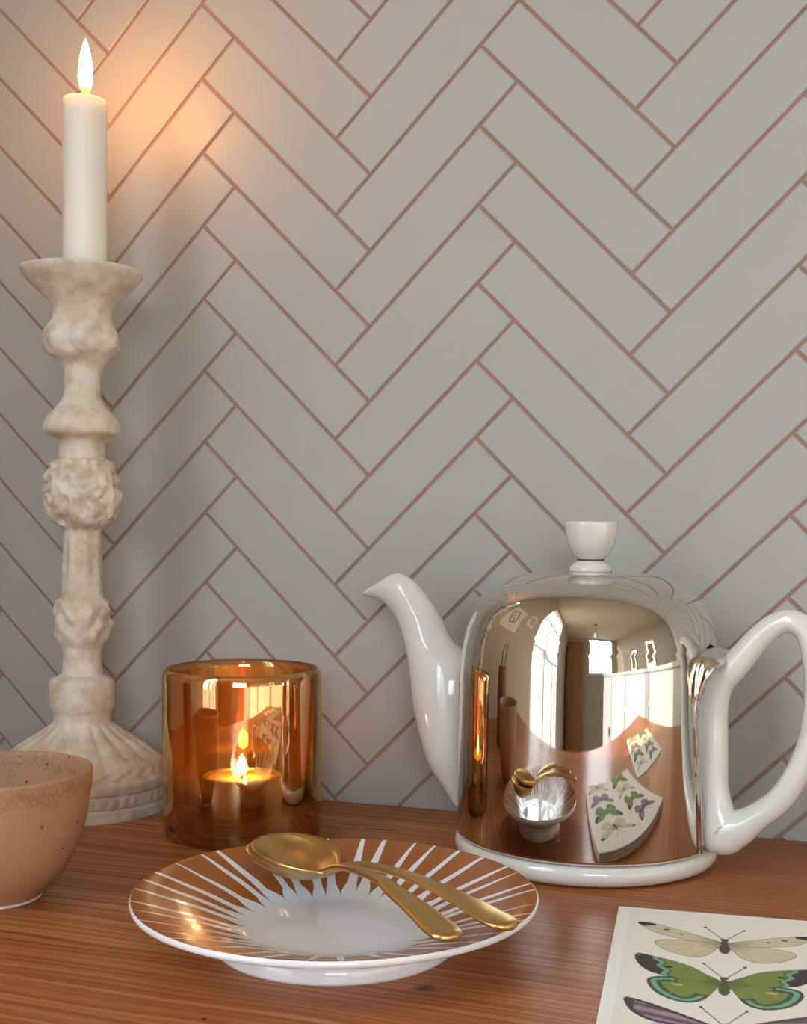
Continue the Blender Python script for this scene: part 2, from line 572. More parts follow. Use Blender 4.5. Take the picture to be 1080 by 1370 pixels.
def window(name, axis, pos, hole, nx, nz):
    h0, h1, z0, z1 = hole
    root = struct(empty(name, (0, 0, 0)))
    ft, bt = 0.05, 0.022

    def bx(nm, a, b, s, e, mat, d0, d1):
        if axis == 'y':
            return box(nm, pos + d0, pos + d1, a, b, s, e, mat, root)
        return box(nm, a, b, pos + d0, pos + d1, s, e, mat, root)
    bm = bmesh.new()
    for (a, b, s, e) in ((h0, h1, z0, z0 + ft), (h0, h1, z1 - ft, z1), (h0, h0 + ft, z0 + ft, z1 - ft), (h1 - ft, h1, z0 + ft, z1 - ft)):
        if axis == 'y':
            box_bm(bm, pos - 0.07, pos - 0.02, a, b, s, e)
        else:
            box_bm(bm, a, b, pos - 0.07, pos - 0.02, s, e)
    from_bm('window_frame', bm, 'white_paint', root)
    for i in range(1, nx):
        c = h0 + (h1 - h0) * i / nx
        bx('mullion', c - bt, c + bt, z0 + ft, z1 - ft, 'white_paint', -0.065, -0.025)
    for k in range(1, nz):
        c = z0 + (z1 - z0) * k / nz
        bx('glazing_bar', h0 + ft, h1 - ft, c - bt / 2, c + bt / 2, 'white_paint', -0.06, -0.03)
    for i in range(nx):
        for k in range(nz):
            bx('pane', h0 + (h1 - h0) * i / nx + 0.02, h0 + (h1 - h0) * (i + 1) / nx - 0.02,
               z0 + (z1 - z0) * k / nz + 0.008, z0 + (z1 - z0) * (k + 1) / nz - 0.008, 'glass', -0.047, -0.043)
    bx('window_sill', h0 - 0.03, h1 + 0.03, z0 - 0.03, z0, 'white_paint', -0.02, 0.03)
    return root


window('window_1', 'y', RX0, WIN1, 3, 3)
window('window_2', 'x', RY0, WIN2, 2, 2)

# ------------------------------------------------------------------ herringbone tiles
TW = 0.0276358
TL = 4 * TW
GR = 0.00165          # joint width
R2 = math.sqrt(2)
OX = -0.32915 - (TL - TW) / R2
OZ = 0.43029 - (TW + TL) / R2
TD = 0.0009           # how far a tile stands proud of the joint


def tile_mesh():
    bm = bmesh.new()
    hl, hw, b = (TL - GR) / 2, (TW - GR) / 2, 0.0006
    ring = lambda l, w, y: [bm.verts.new((sx * l, y, sz * w)) for sx, sz in ((-1, -1), (1, -1), (1, 1), (-1, 1))]
    r0 = ring(hl, hw, 0.0006)
    r1 = ring(hl, hw, -TD + 0.0004)
    r2 = ring(hl - b, hw - b, -TD)
    for A, B in ((r0, r1), (r1, r2)):
        for j in range(4):
            bm.faces.new((A[j], A[(j + 1) % 4], B[(j + 1) % 4], B[j]))
    bm.faces.new(r2)
    bmesh.ops.recalc_face_normals(bm, faces=bm.faces)
    if bm.faces[:][-1].normal.y > 0:
        bmesh.ops.reverse_faces(bm, faces=bm.faces)
    me = bpy.data.meshes.new('tile')
    bm.to_mesh(me)
    bm.free()
    me.materials.append(M['tile'])
    return me


def tiles():
    me = tile_mesh()
    cand = []
    for i in range(-90, 91):
        for j in range(-16, 24):
            for kind in (0, 1):
                if kind == 0:
                    u, v = i * TW + TL / 2, i * TW + TW / 2
                    ang = -PI / 4
                else:
                    u, v = i * TW + TL + TW / 2, (i + 1) * TW - TL / 2
                    ang = PI / 4
                u += j * TL
                v -= j * TL
                x, z = OX + (u - v) / R2, OZ + (u + v) / R2
                e = (TL + TW) / 2 / R2
                if x - e < RX0 or x + e > RX1 or z - e < -0.13 or z + e > RZ1:
                    continue
                cand.append((math.hypot((x + 0.235) / 1.0, (z - 0.22) / 1.0), x, z, ang))
    cand.sort()
    near, rest = cand[:300], cand[300:]
    for (_, x, z, ang) in near:
        o = link('tile', me, None, wall_back)
        o.location = (x, 0, z)
        o.rotation_euler = (0, ang, 0)
    vs, fs = [], []
    base = np.array([v.co[:] for v in me.vertices])
    polys = [tuple(p.vertices) for p in me.polygons]
    for (_, x, z, ang) in rest:
        c, s = math.cos(ang), math.sin(ang)
        n0 = len(vs)
        for (bx_, by_, bz_) in base:
            vs.append((x + bx_ * c + bz_ * s, by_, z - bx_ * s + bz_ * c))
        fs += [tuple(n0 + k for k in p) for p in polys]
    m2 = bpy.data.meshes.new('far_tiles')
    m2.from_pydata(vs, [], fs)
    o = link('far_tiles', m2, 'tile', wall_back)
    o['kind'] = 'stuff'


tiles()

# ------------------------------------------------------------------ table
TX0, TX1, TY0, TY1 = -0.61, 0.42, -0.47, -0.0030
table = tag(empty('table', ((TX0 + TX1) / 2, (TY0 + TY1) / 2, RZ0)), 'orange brown pine table with grain lines and dark knots', 'table')


def tpart(name, *a, **k):
    o = box(name, *a, **k)
    o.parent = table
    o.matrix_parent_inverse = Matrix.Translation(-table.location)
    return o


tpart('tabletop', TX0, TX1, TY0, TY1, -0.032, 0.0, 'wood', bevel=0.002)
tpart('apron', TX0 + 0.05, TX1 - 0.05, TY0 + 0.05, TY0 + 0.07, -0.13, -0.032, 'wood')
tpart('apron', TX0 + 0.05, TX1 - 0.05, TY1 - 0.07, TY1 - 0.05, -0.13, -0.032, 'wood')
for lx in (TX0 + 0.04, TX1 - 0.10):
    for ly in (TY0 + 0.04, TY1 - 0.10):
        tpart('leg', lx, lx + 0.06, ly, ly + 0.06, RZ0, -0.032, 'wood', bevel=0.003)


# ------------------------------------------------------------------ candlestick and taper candle
def candlestick(loc):
    root = tag(empty('candlestick', loc), 'tall antique cream carved candlestick with wide drip dish on pine table', 'candlestick')
    raw = [(.0452, .0), (.0456, .0008), (.0456, .0060), (.0446, .0066), (.0446, .0072), (.0452, .0080), (.0452, .0128), (.0446, .0134),
           (.0446, .0140), (.0453, .0150), (.0453, .0192), (.0444, .0204), (.0440, .0214), (.0420, .0258), (.0370, .0300), (.0300, .0350),
           (.0222, .0400), (.0172, .0440), (.0156, .0452), (.0149, .0462), (.0147, .0484), (.0150, .0512), (.0162, .0540), (.0171, .0590),
           (.0170, .0640), (.0164, .0690), (.0120, .0712), (.0106, .0725), (.0099, .0795), (.0102, .0855), (.0112, .0876), (.0136, .0915),
           (.0145, .0973), (.0141, .1040), (.0134, .1105), (.0112, .1130), (.0106, .1160), (.0102, .1230), (.0097, .1348), (.0094, .1440),
           (.0098, .1485), (.0140, .1516), (.0178, .1565), (.0193, .1640), (.0195, .1699), (.0184, .1776), (.0158, .1838), (.0146, .1850),
           (.0121, .1862), (.0117, .1930), (.0130, .1958), (.0160, .1972), (.0190, .1990), (.0196, .2019), (.0186, .2060), (.0150, .2105),
           (.0112, .2150), (.0095, .2190), (.0093, .2255), (.0097, .2300), (.0100, .2330), (.0125, .2362), (.0165, .2395), (.0188, .2430),
           (.0193, .2465), (.0184, .2510), (.0162, .2555), (.0149, .2580), (.0150, .2620), (.0168, .2660), (.0205, .2700), (.0256, .2746),
           (.0290, .2784), (.0306, .2808), (.0311, .2822), (.0306, .2830), (.0280, .2828), (.0220, .2820), (.0150, .2810), (0, .2810)]
    prof = [(0.0, 0.0)]
    sm = crom(raw[:-1], 4)
    prof += [(max(p[0], .001), p[1]) for p in sm] + [(0.0, .2810)]

    def bumpz(z, a, b):
        if z <= a or z >= b:
            return 0.0
        return math.sin(PI * (z - a) / (b - a))

    def disp(r, z, a):
        p = Vector((r * math.cos(a), r * math.sin(a), z))
        d = 0.00022 * noise.fractal(p * 160, 1.0, 2.0, 3)
        w = bumpz(z, .148, .187)                              # big ball: tangled leaves
        if w:
            q = Vector((math.cos(a) * 2.6, math.sin(a) * 2.6, z * 190))
            d += w ** .6 * (0.0030 * (1 - 3.2 * abs(noise.noise(q + Vector((0, 0, 3))))) - .0016 + .0012 * noise.noise(q * 2.2))
        w = bumpz(z, .236, .257)                              # upper bulb: scrolled leaves
        if w:
            s = (z - .236) / .021
            d += w * (0.0020 * abs(math.sin(3.5 * a + 1.6 * math.sin(3 * s))) - .0010 + .0012 * noise.noise(Vector((math.cos(a) * 3, math.sin(a) * 3, z * 260))))
        w = bumpz(z, .088, .113)                              # lower bulb: beaded leaves
        if w:
            d += w * (0.0014 * math.sin(7 * a) * math.sin((z - .088) * 420) + .0016 * noise.noise(Vector((math.cos(a) * 3.5, math.sin(a) * 3.5, z * 260))))
        w = bumpz(z, .113, .150)                              # reeded stem
        if w:
            d += w * .0005 * math.cos(8 * a)
        w = bumpz(z, .0265, .0475)                            # foot: gadroon flutes
        if w:
            d += w * .0022 * abs(math.sin(9 * a)) - w * .0010
        w = bumpz(z, .0195, .0290)                            # foot: leaf border
        if w:
            d += w * .0007 * math.sin(26 * a + 5 * math.sin((z - .0195) * 500))
        w = bumpz(z, .0078, .0130)                            # base band: beading
        if w:
            d += w * .0006 * math.cos(48 * a)
        if z > .276:                                          # chipped dish edge
            d += .0006 * noise.noise(p * 90)
        return d
    lathe('holder_body', prof, 'antique', root, seg=180, disp=disp)
    return root


ST = (-0.3700, -0.0636, 0.0)
LEAN = Matrix.Rotation(math.radians(0.85), 4, Vector((-0.32, 0.945, 0)))     # the old stick stands a touch off plumb
stick = candlestick(ST)
stick.rotation_euler = LEAN.to_euler()
stick.scale = (1, 1, .988)


def flame_mesh(name, h, r, mat, parent, loc):
    pr = [(0, 0), (.35, .03), (.62, .10), (.85, .20), (1.0, .34), (.96, .48), (.80, .64), (.55, .80), (.28, .92), (.10, .98), (0, 1.0)]
    sm = crom(pr, 3)
    o = lathe(name, [(max(0, p[0]) * r if 0 < i < len(sm) - 1 else 0.0, p[1] * h) for i, p in enumerate(sm)], mat, parent, seg=32)
    o.location = loc
    return o


def candle(loc):
    root = tag(empty('candle', loc), 'lit white taper candle standing in the carved candlestick', 'candle')
    h, r = .0866, .0111
    pr = [(0, 0), (r * .98, 0), (r, .0006), (r, .03), (r * .995, .06), (r * .985, h - .006), (r * .985, h - .002), (r * .95, h - .0004), (r * .80, h),
          (r * .66, h - .0012), (r * .35, h - .0026), (0, h - .0028)]
    lathe('wax', pr, 'wax', root, seg=64, disp=lambda rr, z, a: .00025 * noise.noise(Vector((math.cos(a) * 1.5, math.sin(a) * 1.5, z * 40))) if z > .002 else 0)
    tube('wick', [(0, 0, h - .004), (.0001, 0, h + .002), (.0005, 0, h + .0045), (.0011, 0, h + .0062)], [.0007, .0007, .0006, .0004], 'wick', root, seg=8, up=(0, 1, 0))
    flame_mesh('flame', .0284, .0036, 'flame', root, (0.0004, 0, h + .0014))
    return root


candle(Vector(ST) + LEAN @ Vector((.0012, .0004, .2780))).rotation_euler = LEAN.to_euler()


# ------------------------------------------------------------------ votive glass and tealight
def votive(loc):
    root = tag(empty('votive_holder', loc), 'copper amber mirrored glass votive holder glowing between candlestick and plate', 'candle holder')
    R, H, w = .0384, .0812, .0022
    outer = [(0, .0), (R - .003, .0), (R - .0012, .0005), (R - .0002, .0018), (R, .0035), (R, .02), (R, .04), (R, .06), (R, H - .005), (R - .0004, H - .0022), (R - .0012, H - .0006), (R - .0021, H)]
    o = lathe('glass_cup', outer, 'lustre', root, seg=128)
    inner = [(R - .0021, H), (R - .0031, H - .0004), (R - .0039, H - .0016), (R - .0042, H - .004), (R - .0040, .03), (R - .0040, .0125), (R - .0055, .0105), (R - .010, .0098), (0, .0098)]
    lathe('inner_wall', inner, 'lustre_rim', root, seg=128)
    bm = bmesh.new()
    for i, w_ in enumerate((.5, .3, .5, .3, .4, .3)):
        a = math.radians(-128 + i * 1.7)
        m_ = Matrix.Rotation(a, 4, 'Z')
        n0 = len(bm.verts)
        box_bm(bm, R + .00002, R + .00008, -w_ * .001, w_ * .001, .0050, .0074)
        bm.verts.ensure_lookup_table()
        for v in bm.verts[n0:]:
            v.co = m_ @ v.co
    from_bm('printed_mark', bm, 'wick', root)
    return root


VT = (-0.2663, -0.0819, 0.0)
votive(VT)


def tealight(loc):
    root = tag(empty('tealight', loc), 'small lit tealight in metal cup inside the amber glass holder', 'candle')
    r = .0186
    lathe('metal_cup', [(0, 0), (r - .001, 0), (r, .001), (r, .0175), (r + .0004, .0182), (r - .0003, .0186), (r - .0006, .018), (r - .0006, .0012), (0, .0012)], 'aluminium', root, seg=64)
    lathe('wax', [(0, .0014), (r - .0009, .0014), (r - .0009, .0170), (r - .002, .0172), (.006, .0166), (0, .0164)], 'tea_wax', root, seg=64)
    tube('wick', [(0, 0, .0158), (0, 0, .019), (.0004, 0, .0215)], [.0006, .0006, .0004], 'wick', root, seg=8, up=(0, 1, 0))
    flame_mesh('flame', .0108, .0026, 'flame_small', root, (0.0002, 0, .0178))
    return root


tealight((VT[0], VT[1] - .001, .0101))


# ------------------------------------------------------------------ teapot with plated cover
def teapot(loc, rz):
    """local +x is the handle side, -x the spout side."""
    root = tag(empty('teapot', loc, rz), 'white porcelain teapot under a mirror polished metal dome with egg cup knob', 'teapot')
    # porcelain body with the flared base ring
    body = [(0, .0), (.052, .0), (.0560, .0004), (.0588, .0018), (.0601, .0042), (.0602, .0064), (.0594, .0086), (.0575, .0096), (.0552, .0100), (.0545, .0112), (.0545, .05), (.0540, .085),
            (.0515, .105), (.045, .116), (.03, .122), (0, .123)]
    lathe('body', body, 'porcelain', root, seg=128)

    # spout: sections from the outer/lower outline A to the inner/upper outline B
    sec = [((-.0690, .0130), (-.0572, .0156), .0060), ((-.0765, .0235), (-.0540, .0330), .0115), ((-.0840, .0349), (-.0530, .0510), .0160), ((-.0914, .0587), (-.0535, .0745), .0175), ((-.0943, .0754), (-.0580, .0853), .0158),
           ((-.0971, .0877), (-.0724, .0943), .0118), ((-.1003, .0965), (-.0799, .1065), .0094), ((-.1040, .1039), (-.0878, .1161), .0080), ((-.1090, .1093), (-.0962, .1240), .0070), ((-.1145, .1125), (-.1056, .1268), .0062),
           ((-.1200, .1136), (-.1155, .1224), .0052), ((-.1238, .1142), (-.1230, .1180), .0036)]
    flat = crom([(a[0], a[1], b[0], b[1], d) for a, b, d in sec], 5)
    vs, fs = [], []
    ridge = math.radians(68)
    half = [ridge * q / 8 for q in range(8)] + [ridge - .025, ridge, ridge + .03] + [ridge + (PI - ridge) * q / 14 for q in range(1, 14)] + [PI]
    angs = half + [-q for q in half[1:-1]][::-1]
    seg = len(angs)
    for row in flat:
        A = Vector((row[0], 0, row[1]))
        B = Vector((row[2], 0, row[3]))
        c = (A + B) / 2
        e = (B - A) / 2
        for a in angs:
            t = abs(a) / ridge
            if t <= 1:          # low saddle between the two ridges
                y = .93 * math.sin(t * PI / 2)
                k = .35 + .65 * (1 - (y / .93) ** 1.9) ** .9 if y < .93 else .35
            else:               # rounded belly
                k = math.cos(math.acos(.35) + (abs(a) - ridge) / (PI - ridge) * (PI - math.acos(.35)))
                y = math.sqrt(max(0, 1 - k * k)) * .993
            vs.append(c + e * k + Vector((0, row[4] * math.copysign(y, a), 0)))
    n = len(flat)
    for i in range(n - 1):
        for j in range(seg):
            k = (j + 1) % seg
            fs.append((i * seg + j, i * seg + k, (i + 1) * seg + k, (i + 1) * seg + j))
    fs.append(tuple(range(seg)))
    # hollow mouth: inset the last ring
    last = (n - 1) * seg
    cc = sum((vs[last + j] for j in range(seg)), Vector()) / seg
    b0 = len(vs)
    for j in range(seg):
        vs.append(cc + (vs[last + j] - cc) * .6)
    for j in range(seg):
        vs.append(cc + (vs[last + j] - cc) * .4 + Vector((.004, 0, -.0006)))
    for j in range(seg):
        k = (j + 1) % seg
        fs.append((last + j, last + k, b0 + k, b0 + j))
        fs.append((b0 + j, b0 + k, b0 + seg + k, b0 + seg + j))
    fs.append(tuple(b0 + seg + j for j in range(seg)))
    from_py('spout', vs, fs, 'porcelain', root, True)

    # handle: closed loop, column along the body
    hp = [(.0630, .0200), (.0590, .0360), (.0581, .0551), (.0575, .0731), (.0600, .0845), (.0680, .0925), (.0783, .1052), (.0862, .1113), (.0930, .1119), (.0988, .1063),
          (.1022, .0909), (.1022, .0722), (.0988, .0561), (.0903, .0386), (.0788, .0275), (.0700, .0212)]
    rr = [(.0102, .0078), (.0082, .0072), (.0080, .0072), (.0080, .0072), (.0078, .0070), (.0062, .0062), (.0053, .0056), (.0050, .0055), (.0050, .0055), (.0050, .0055),
          (.0051, .0056), (.0052, .0057), (.0052, .0058), (.0055, .0060), (.0061, .0064), (.0086, .0072)]
    full = hp[-2:] + hp + hp[:3]
    fr = rr[-2:] + rr + rr[:3]
    sm = crom([(x, z, a, b) for (x, z), (a, b) in zip(full, fr)], 6)[12:12 + 6 * len(hp)]
    tube('handle', [(p[0], 0, p[1]) for p in sm], [(p[2], p[3]) for p in sm], 'porcelain', root, seg=24, closed=True, up=(0, 1, 0))
    # solid web that fixes the column to the body
    bm = bmesh.new()
    box_bm(bm, .045, .0590, -.0066, .0066, .0125, .0820, .003)
    from_bm('handle_root', bm, 'porcelain', root, True)

    # plated cover with an arched opening at the handle and one at the spout
    cp = crom([(.0590, .0104), (.0592, .03), (.0591, .05), (.0586, .0838), (.0573, .0980), (.0553, .1075), (.0515, .1158), (.0455, .1222), (.0380, .1264), (.0290, .1289), (.018, .1302), (.0, .1306)], 8)

    def w_h(z):      # half angle of the handle opening
        zt = .0995
        if z >= zt:
            return 0.0
        base = math.radians(10.0) + math.radians(7.5) * min(1, max(0, (z - .01) / .07))
        t = max(0, (z - .082) / (zt - .082))
        return base * max(0, 1 - t ** 3) ** (1 / 3)

    def w_s(z):
        zt = .1040
        if z >= zt:
            return 0.0
        base = math.radians(8) + math.radians(13) * min(1, max(0, (z - .01) / .05))
        t = max(0, (z - .070) / (zt - .070))
        return base * max(0, 1 - t ** 3) ** (1 / 3)
    vs, fs = [], []
    NC = 72
    extra = []
    for p in cp:
        extra.append((p[0], p[1]))
    for side in (1, -1):
        rows = []
        for (r, z) in extra:
            a0, a1 = w_h(z), PI - w_s(z)
            row = []
            for k in range(NC + 1):
                a = side * (a0 + (a1 - a0) * k / NC)
                vs.append((r * math.cos(a), r * math.sin(a), z))
                row.append(len(vs) - 1)
            rows.append(row)
        for A, B in zip(rows, rows[1:]):
            for k in range(NC):
                fs.append((A[k], A[k + 1], B[k + 1], B[k]))
    cover = from_py('metal_cover', vs, fs, 'chrome', root, True)
    md = cover.modifiers.new('thickness', 'SOLIDIFY')
    md.thickness = 0.0009
    md.offset = -1

    # flared lip round the handle opening, growing into a hood at the top
    def rad(z):
        for (r0, z0), (r1, z1) in zip(extra, extra[1:]):
            if z0 <= z <= z1:
                return r0 + (r1 - r0) * (z - z0) / max(1e-9, z1 - z0)
        return extra[0][0]

    def lip(name, wf, ztop, sgn, grow, zlow):
        path = []
        N = 40
        for i in range(N + 1):
            z = zlow + (ztop - zlow) * math.sin(PI / 2 * i / N)
            path.append((z, wf(min(z, ztop - 1e-5))))
        pts = [(z, w) for z, w in path] + [(z, -w) for z, w in path[::-1][1:]]
        vs, fs = [], []
        K = 8
        for (z, w) in pts:
            t = max(0, (z - zlow) / (ztop - zlow))
            e = grow(t)
            for k in range(K + 1):
                s = k / K
                r = rad(z) - .0003 + e * math.sin(s * PI / 2)
                ww = w * (1 + (.10 * (1 - s) if k == 0 else 0)) - math.copysign(1, w) * min(abs(w), math.radians(1.3 if t < .8 else 2.2)) * s * s
                zz = z - (e * .55 * s * s if t > .55 else 0) * ((t - .55) / .45 if t > .55 else 0)
                a = ww + (PI if sgn < 0 else 0)
                vs.append((r * math.cos(a), r * math.sin(a), zz))
        m = len(pts)
        for i in range(m - 1):
            for k in range(K):
                fs.append((i * (K + 1) + k, i * (K + 1) + k + 1, (i + 1) * (K + 1) + k + 1, (i + 1) * (K + 1) + k))
        o = from_py(name, vs, fs, 'chrome', cover, True)
        d = o.modifiers.new('thickness', 'SOLIDIFY')
        d.thickness = 0.0008
        return o
    lip('handle_hood', w_h, .0995, 1, lambda t: .0013 + .0085 * max(0, (t - .66) / .34) ** 1.4, .0108)
    lip('spout_lip', w_s, .1040, -1, lambda t: .0016, .0108)

    # egg-cup knob
    kn = [(0, .1300), (.0092, .1300), (.0099, .1306), (.0098, .1316), (.0085, .1336), (.0066, .1350), (.0058, .1354), (.0058, .1358)]
    knob = lathe('knob', kn + [(0, .1358)], 'porcelain', root, seg=64)
    knob.parent = cover
    lathe('knob_seal', [(0, .1356), (.0061, .1356), (.0061, .1361), (0, .1361)], 'felt', cover, seg=48)
    cup = crom([(.0059, .1361), (.0078, .1380), (.0096, .1408), (.0109, .1440), (.0117, .1480), (.0121, .1512), (.0121, .1524)], 4)
    lathe('knob_cup', [(0, .1361)] + [(p[0], p[1]) for p in cup] + [(.0118, .1530), (.0112, .1532), (.006, .1531), (0, .1531)], 'porcelain', cover, seg=64)
    return root


teapot((-0.1006, -0.0625, 0.0), math.radians(-14))


# ------------------------------------------------------------------ plate with sunburst
def plate(loc):
    root = tag(empty('plate', loc), 'white footed plate with coppery brown sunburst rays and gold spoons on it', 'plate')
    RR = .0735

    def ztop(r):      # inner surface
        pts = [(0, .0058), (.026, .0058), (.033, .0064), (.040, .0086), (.050, .0122), (.060, .0152), (.068, .0177), (RR, .0190)]
        for (r0, z0), (r1, z1) in zip(pts, pts[1:]):
            if r <= r1:
                t = (r - r0) / (r1 - r0)
                return z0 + (z1 - z0) * t
        return pts[-1][1]
    # smooth version
    zz = crom([(0, .0058), (.013, .0058), (.026, .0058), (.033, .0064), (.040, .0086), (.050, .0122), (.060, .0152), (.068, .0177), (RR - .0006, .0190)], 8)
    zr = np.array([p[0] for p in zz])
    zv = np.array([p[1] for p in zz])
    ztop = lambda r: float(np.interp(r, zr, zv))
    # porcelain: everything below the decorated face, closed at the rim
    under = [(0, .0030), (.038, .0030), (.0405, .0020), (.0415, .0), (.0440, .0), (.0442, .0010), (.0432, .0040), (.0428, .0062), (.0445, .0076), (.052, .0100), (.060, .0124), (.068, .0148), (.0718, .0161), (RR - .0002, .0169), (RR, .0178), (RR - .0001, .0186), (RR - .0006, .0190)]
    lathe('foot_and_rim', under, 'plate_white', root, seg=160)
    # decorated face: columns follow the edges of the rays
    rnd = random.Random(3)
    NR = 38
    r_in, r_out = .0335, RR - .0006
    radii = np.concatenate([np.linspace(0, r_in - .003, 10), np.linspace(r_in - .003, r_out, 44)[1:]])
    rays = []
    for k in range(NR):
        th = 2 * PI * (k + .22 * rnd.uniform(-1, 1)) / NR
        rays.append((th, rnd.uniform(.03, .15), rnd.uniform(.48, .62), rnd.uniform(-.0012, .0030), rnd.uniform(-.06, .06)))
    vs, fs, mats = [], [], []
    sub_w, sub_b = 4, 6
    cols = None
    grid = []
    for r in radii:
        s = min(1, max(0, (r - r_in) / (r_out - r_in)))
        row = []
        edges = []
        for k, (th, w0, w1, din, sk) in enumerate(rays):
            pitch = 2 * PI / NR
            s2 = min(1, max(0, (r - r_in - din) / (r_out - r_in - din)))
            f = w0 + (w1 - w0) * (1 - s2) ** 1.15
            f *= pitch
            c = th + sk * (1 - s2) * .3
            pull = (1 - s2 / .16) ** .8 if s2 < .16 else 0.0
            edges.append([c - f / 2, c + f / 2, pull])
        mids = []
        for k in range(NR):
            nxt = edges[(k + 1) % NR][0] + (2 * PI if k == NR - 1 else 0)
            mids.append((edges[k][1] + nxt) / 2)
        for k in range(NR):
            p_ = edges[k][2] * .96
            prv = mids[k - 1] - (2 * PI if k == 0 else 0)
            edges[k] = (edges[k][0] + (prv - edges[k][0]) * p_, edges[k][1] + (mids[k] - edges[k][1]) * p_)
        for k in range(NR):
            a, b = edges[k]
            nx = edges[(k + 1) % NR][0] + (2 * PI if k == NR - 1 else 0)
            for q in range(sub_w):
                row.append(a + (b - a) * q / sub_w)
            if nx < b:
                nx = b
            for q in range(sub_b):
                row.append(b + (nx - b) * q / sub_b)
        idx = []
        for a in row:
            vs.append((r * math.cos(a), r * math.sin(a), ztop(r)))
            idx.append(len(vs) - 1)
        grid.append(idx)
    nc = len(grid[0])
    per = sub_w + sub_b
    for i in range(len(grid) - 1):
        for j in range(nc):
            k = (j + 1) % nc
            fs.append((grid[i][j], grid[i + 1][j], grid[i + 1][k], grid[i][k]))
            brown = (j % per) >= sub_w and radii[i] > r_in - .0012
            mats.append(1 if brown else 0)
    me = bpy.data.meshes.new('sunburst_face')
    me.from_pydata(vs, [], fs)
    me.materials.append(M['plate_white'])
    me.materials.append(M['plate_brown'])
    me.polygons.foreach_set('material_index', mats)
    me.polygons.foreach_set('use_smooth', [True] * len(fs))
    me.update()
    nrm = []
    for r in radii:
        sl = (ztop(r + .0006) - ztop(max(0, r - .0006))) / (.0012 if r > .0006 else .0006 + r)
        nrm.append((sl, r))
    out_n = []
    for (sl, r), idx in zip(nrm, grid):
        for q in idx:
            x, y, _ = vs[q]
            n_ = Vector((-sl * x / max(r, 1e-6), -sl * y / max(r, 1e-6), 1)).normalized()
            out_n.append(n_)
    me.normals_split_custom_set_from_vertices(out_n)
    link('sunburst_face', me, None, root)
    return root


PL = (-0.1639, -0.2139, 0.0)
plate(PL)


# ------------------------------------------------------------------ spoons
def spoon(label, tip, end, ztilt):
    """tip, end: world points of the bowl tip and the handle end (undersides); local x runs tip -> end."""
    t, e = Vector(tip), Vector(end)
    d = e - t
    L = d.length
    root = empty('teaspoon', tip)
    x = d.normalized()
    y = Vector((0, 0, 1)).cross(x).normalized()
    z = x.cross(y)
    root.matrix_world = Matrix((x, y, z)).transposed().to_4x4()
    root.location = tip
    tag(root, label, 'spoon', 'gold teaspoons on the plate')
    BL, BW, BD = .048, .0160, .0080
    zr = .0030          # height of the bowl edge over the tip-end line
    N, K = 26, 14
    vs, fs = [], []
    for i in range(N + 1):
        s = i / N
        # egg-shaped outline, broader towards the tip
        u = math.sin(PI * s ** .86) ** .62 if 0 < s < 1 else 0
        hw = max(.0022 if s > .5 else .0006, BW * u)
        for k in range(K + 1):
            q = -1 + 2 * k / K
            dep = BD * (math.sin(PI * min(1, max(0, s)) ** .9) ** .8 if 0 < s < 1 else 0) * (1 - q * q) ** .9
            vs.append((BL * s, hw * q, zr + .0010 * math.sin(PI * s) * (q * q) - dep + .0045 * (1 - s)))
    for i in range(N):
        for k in range(K):
            a = i * (K + 1) + k
            fs.append((a, a + 1, a + K + 2, a + K + 1))
    b = from_py('bowl', vs, fs, 'gold', root, True)
    m = b.modifiers.new('thickness', 'SOLIDIFY')
    m.thickness = .0011
    m.offset = 0
    hs = [(BL - .003, zr - .0002, .0024, .0010), (BL + .003, zr + .0018, .0023, .0013), (BL + .010, zr + .0042, .0022, .0013), (BL + .022, zr + .0058, .0024, .0013), (BL + .040, zr + .0060, .0030, .0012), (L - .036, zr + .0045, .0039, .0011),
          (L - .020, zr + .0018, .0052, .0010), (L - .010, zr - .0004, .0061, .0011), (L - .004, zr - .0014, .0057, .0014), (L - .0012, zr - .0018, .0040, .0015), (L, zr - .0020, .0018, .0011)]
    sm = crom(hs, 5)
    vs, fs = [], []
    seg = 16
    for (sx, sz, w, th) in sm:
        for j in range(seg):
            a = 2 * PI * j / seg
            ca, sa = math.cos(a), math.sin(a)
            vs.append((sx, w * math.copysign(abs(ca) ** .8, ca), sz + th * math.copysign(abs(sa) ** .8, sa)))
    n = len(sm)
    for i in range(n - 1):
        for j in range(seg):
            k = (j + 1) % seg
            fs.append((i * seg + j, i * seg + k, (i + 1) * seg + k, (i + 1) * seg + j))
    fs.append(tuple(range(seg)))
    fs.append(tuple((n - 1) * seg + j for j in range(seg)))
    from_py('handle', vs, fs, 'gold', root, True)
    return root


def pl(x, y, z):
    return (PL[0] + x, PL[1] + y, z)


spoon('brushed gold teaspoon on top, its bowl nested in the other spoon', pl(-.0420, .0350, .0200), pl(.0590, -.0485, .0228), 0)
spoon('brushed gold teaspoon beneath, its handle reaching further over plate edge', pl(-.0480, .0365, .0165), pl(.0735, -.0310, .0226), 0)


